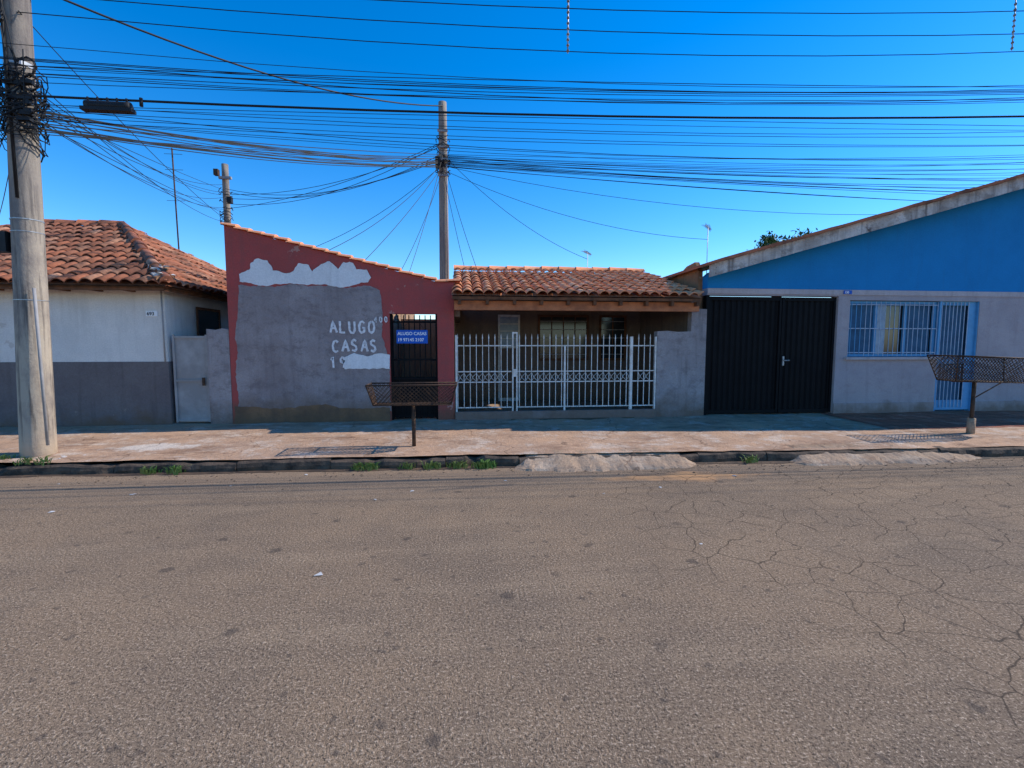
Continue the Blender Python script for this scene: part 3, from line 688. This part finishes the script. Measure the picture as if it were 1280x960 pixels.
# ---------------------------------------------------------------- litter baskets
def lattice(b,p00,p10,p11,p01,step=.058,r=.0042,k='rust'):
    p00,p10,p11,p01=map(Vector,(p00,p10,p11,p01)); W_=((p10-p00).length+(p11-p01).length)/2; H_=(p01-p00).length
    def P(u,v):
        u/=W_; v/=H_; return (p00.lerp(p10,u)).lerp(p01.lerp(p11,u),v)
    c=-H_
    while c<W_:
        for sgn in (1,-1):
            u0,u1=c,c+H_; v0,v1=(0,H_) if sgn==1 else (H_,0)
            ua,ub=max(u0,0),min(u1,W_)
            if ub-ua>.005:
                va=v0+(v1-v0)*(ua-u0)/H_; vb=v0+(v1-v0)*(ub-u0)/H_
                b.tube([P(ua,va),P(ub,vb)],r,k,4,False)
        c+=step
def basket(x0,x1,yc,zb,zt,ptx,d=.42,ins=.08,tilt=0,sleeve=False):
    K=empty('litter_basket'); b=B(); y0,y1=yc-d/2,yc+d/2
    T=[(x0,y0,zt),(x1,y0,zt-tilt),(x1,y1,zt-tilt),(x0,y1,zt)]
    Q=[(x0+ins,y0+ins,zb),(x1-ins,y0+ins,zb-tilt*.8),(x1-ins,y1-ins,zb-tilt*.8),(x0+ins,y1-ins,zb)]
    for i in range(4):
        j=(i+1)%4; lattice(b,Q[i],Q[j],T[j],T[i]); b.tube([T[i],T[j]],.010,'rust'); b.tube([Q[i],Q[j]],.009,'rust'); b.tube([Q[i],T[i]],.009,'rust')
    lattice(b,Q[0],Q[1],Q[2],Q[3],.06)
    b.build('mesh_tray',K)
    b=B(); b.tube([(ptx,yc,.05),(ptx,yc,zb-.005)],.028,'rust',10)
    b.tube([(x0+.2,yc,zb-.012),(x1-.2,yc,zb-.012-tilt*.6)],.014,'rust')
    if sleeve:
        b.tube([(ptx,yc,zb-.3),(ptx+.5,yc,zb-.04)],.010,'rust')
        b.tube([(ptx,yc,.1),(ptx,yc,.40)],.055,'ramp',12)
    b.build('post',K)
basket(-1.29,-.07,6.83,.76,1.04,-.68)
basket(7.62,9.05,6.9,1.02,1.42,8.23,.5,.1,.05,True)

# ---------------------------------------------------------------- vegetation
def tree(name,x,y,h,cr,nl=5200):
    T=empty(name); b=B(); b.tube([(x,y,-.1),(x+.1,y,h*.3),(x,y+.1,h*.62)],.16,'bark',8,r2=.09); tips=[]
    for i in range(13):
        a=R(0,6.28); l=cr*R(.6,1.0); p0=(x,y+.05,h*R(.4,.6)); p1=(x+l*math.cos(a)*.5,y+l*math.sin(a)*.5,h*R(.62,.8)); p2=(x+l*math.cos(a),y+l*math.sin(a),h*R(.72,.94))
        b.tube([p0,p1,p2],.06,'bark',6,r2=.015); tips+=[p1,p2,p2]
    b.build('trunk_and_limbs',T); b=B()
    for i in range(nl):
        p=Vector(random.choice(tips))+Vector((random.gauss(0,.30),random.gauss(0,.30),random.gauss(0,.22)))*cr*.6
        s=R(.06,.12); d1=Vector((R(-1,1),R(-1,1),R(-1,1))).normalized(); d2=d1.cross(Vector((R(-1,1),R(-1,1),R(-1,1)))).normalized()
        b.add([p-d1*s,p-d2*s*.45,p+d1*s,p+d2*s*.45],[(0,1,2,3)],'leaf')
    b.build('foliage',T,False)
tree('tree',14.9,21.5,7.15,1.15)
def tufts(name,spans,dens=60,h=.10):
    b=B()
    for (xa,xb,yo) in spans:
        n=int((xb-xa)*dens)
        cl=[R(xa,xb) for _ in range(max(2,int((xb-xa)*5)))]
        for i in range(n):
            cx=random.choice(cl)+random.gauss(0,.05); y=kerbY(cx)+yo+random.gauss(0,.035); z0=.0 if yo<.02 else .12
            for q in range(3):
                a=R(0,6.28); l=h*R(.4,1.2); w=.006; bx=cx+R(-.02,.02); by=y+R(-.02,.02)
                tx,ty=bx+math.cos(a)*l*.7,by+math.sin(a)*l*.7
                mx,my=bx+math.cos(a)*l*.25,by+math.sin(a)*l*.25
                b.add([(bx-w,by,z0),(bx+w,by,z0),(mx+w,my,z0+l*.6),(mx-w,my,z0+l*.6),(tx,ty,z0+l*.75)],[(0,1,2,3),(3,2,4)],'grass')
    b.build(name,None,False)
tufts('kerb_grass',[(-.75,-.05,-.04),(.25,.75,-.05),(-3.9,-3.5,-.03),(-6.6,-5.75,.25),(3.75,3.95,-.03),(-1.4,-.9,-.02),(-5.4,-5.2,.1),(8.5,9,-.02),(-7.5,-6.5,-.02)],110,.12)
b=B()
for i in range(70):
    p=Vector((-8.6+R(-.4,.4),8.3+R(-.2,.1),2.1+R(-.5,.7))); d=Vector((R(.2,1),R(-.3,.3),R(-.6,.6)))*.45
    b.tube([p,p+d*.5+Vector((0,0,R(-.05,.05))),p+d],.006,'dry',4,False,r2=.003)
b.tube([(-8.9,8.3,.1),(-8.8,8.25,1.2),(-8.6,8.3,2.1)],.05,'dry',7,r2=.03)
b.build('dry_shrub',None,False)
b=B()
def blob(x,y,z,s,k,fl=.4):
    bm=bmesh.new()
    for _ in range(9): bm.verts.new((x+R(-1,1)*s,y+R(-1,1)*s,z+R(0,1)*s*fl))
    bmesh.ops.convex_hull(bm,input=bm.verts[:]); bm.verts.index_update()
    b.add([v.co.copy() for v in bm.verts],[tuple(v.index for v in f.verts) for f in bm.faces],k); bm.free()
for (x,y,s) in ((-1.0,3.35,.035),(-3.9,4.9,.03),(-.55,5.2,.03),(-.9,4.95,.02),(2.2,5.05,.025),(1.5,4.9,.02),(1.9,3.55,.016),(-3.5,5.4,.03),(3.3,5.4,.04),(-2.6,5.6,.02),(-1.9,6.0,.03),(-4.6,5.9,.02),(.5,5.5,.02)): blob(x,y,.002,s,'litter',.2)
for i in range(9): blob(-5.2+R(-.5,.3),6.7+R(-.1,.1),.14,R(.01,.03),'litter',.4)
b.build('paper_litter',None,False)
b=B()
for i in range(700):
    x=R(-9,9); y=kerbY(x)-abs(random.gauss(0,.28))-.02; blob(x,y,0,R(.004,.016),'stone',.8)
for i in range(160): blob(R(-6,7),R(1.8,6),0,R(.002,.006),'stone',.8)
for i in range(320):
    x=R(-7,10); y=R(6.4,8.7); blob(x,y,walkz(x,y)-.003,R(.004,.016),'stone',.8)
b.build('gravel',None,False)

# ---------------------------------------------------------------- light, sky, camera
el=math.radians(38); az=math.radians(81)  # azimuth from +Y towards +X
sd=Vector((math.sin(az)*math.cos(el),math.cos(az)*math.cos(el),math.sin(el)))
L=bpy.data.lights.new('sun','SUN'); L.energy=5.0; L.angle=math.radians(.5); L.color=(1,.94,.85)
so=bpy.data.objects.new('sun',L); so.rotation_euler=(-sd).to_track_quat('-Z','Y').to_euler(); scene.collection.objects.link(so)
w=bpy.data.worlds.new("World"); scene.world=w; w.use_nodes=True; n=w.node_tree.nodes; l=w.node_tree.links
sky=n.new("ShaderNodeTexSky"); sky.sky_type='NISHITA'; sky.sun_disc=False; sky.sun_elevation=el; sky.sun_rotation=az
sky.air_density=1.0; sky.dust_density=.1; sky.ozone_density=3.0; sky.altitude=900
hs=n.new("ShaderNodeHueSaturation"); hs.inputs["Saturation"].default_value=1.42; hs.inputs["Value"].default_value=1.6; hs.inputs["Hue"].default_value=.505
l.new(sky.outputs[0],hs.inputs["Color"]); l.new(hs.outputs[0],n["Background"].inputs[0]); n["Background"].inputs[1].default_value=.15
cam=bpy.data.cameras.new('camera'); cam.sensor_width=36; cam.lens=36*600/1280; cam.clip_start=.05; cam.clip_end=2000
co=bpy.data.objects.new('camera',cam); co.location=(0,0,1.6); co.rotation_euler=(math.radians(90-4.76),0,math.radians(-6)); scene.collection.objects.link(co)
scene.camera=co
scene.view_settings.view_transform='Standard'; scene.view_settings.look='None'; scene.view_settings.exposure=0
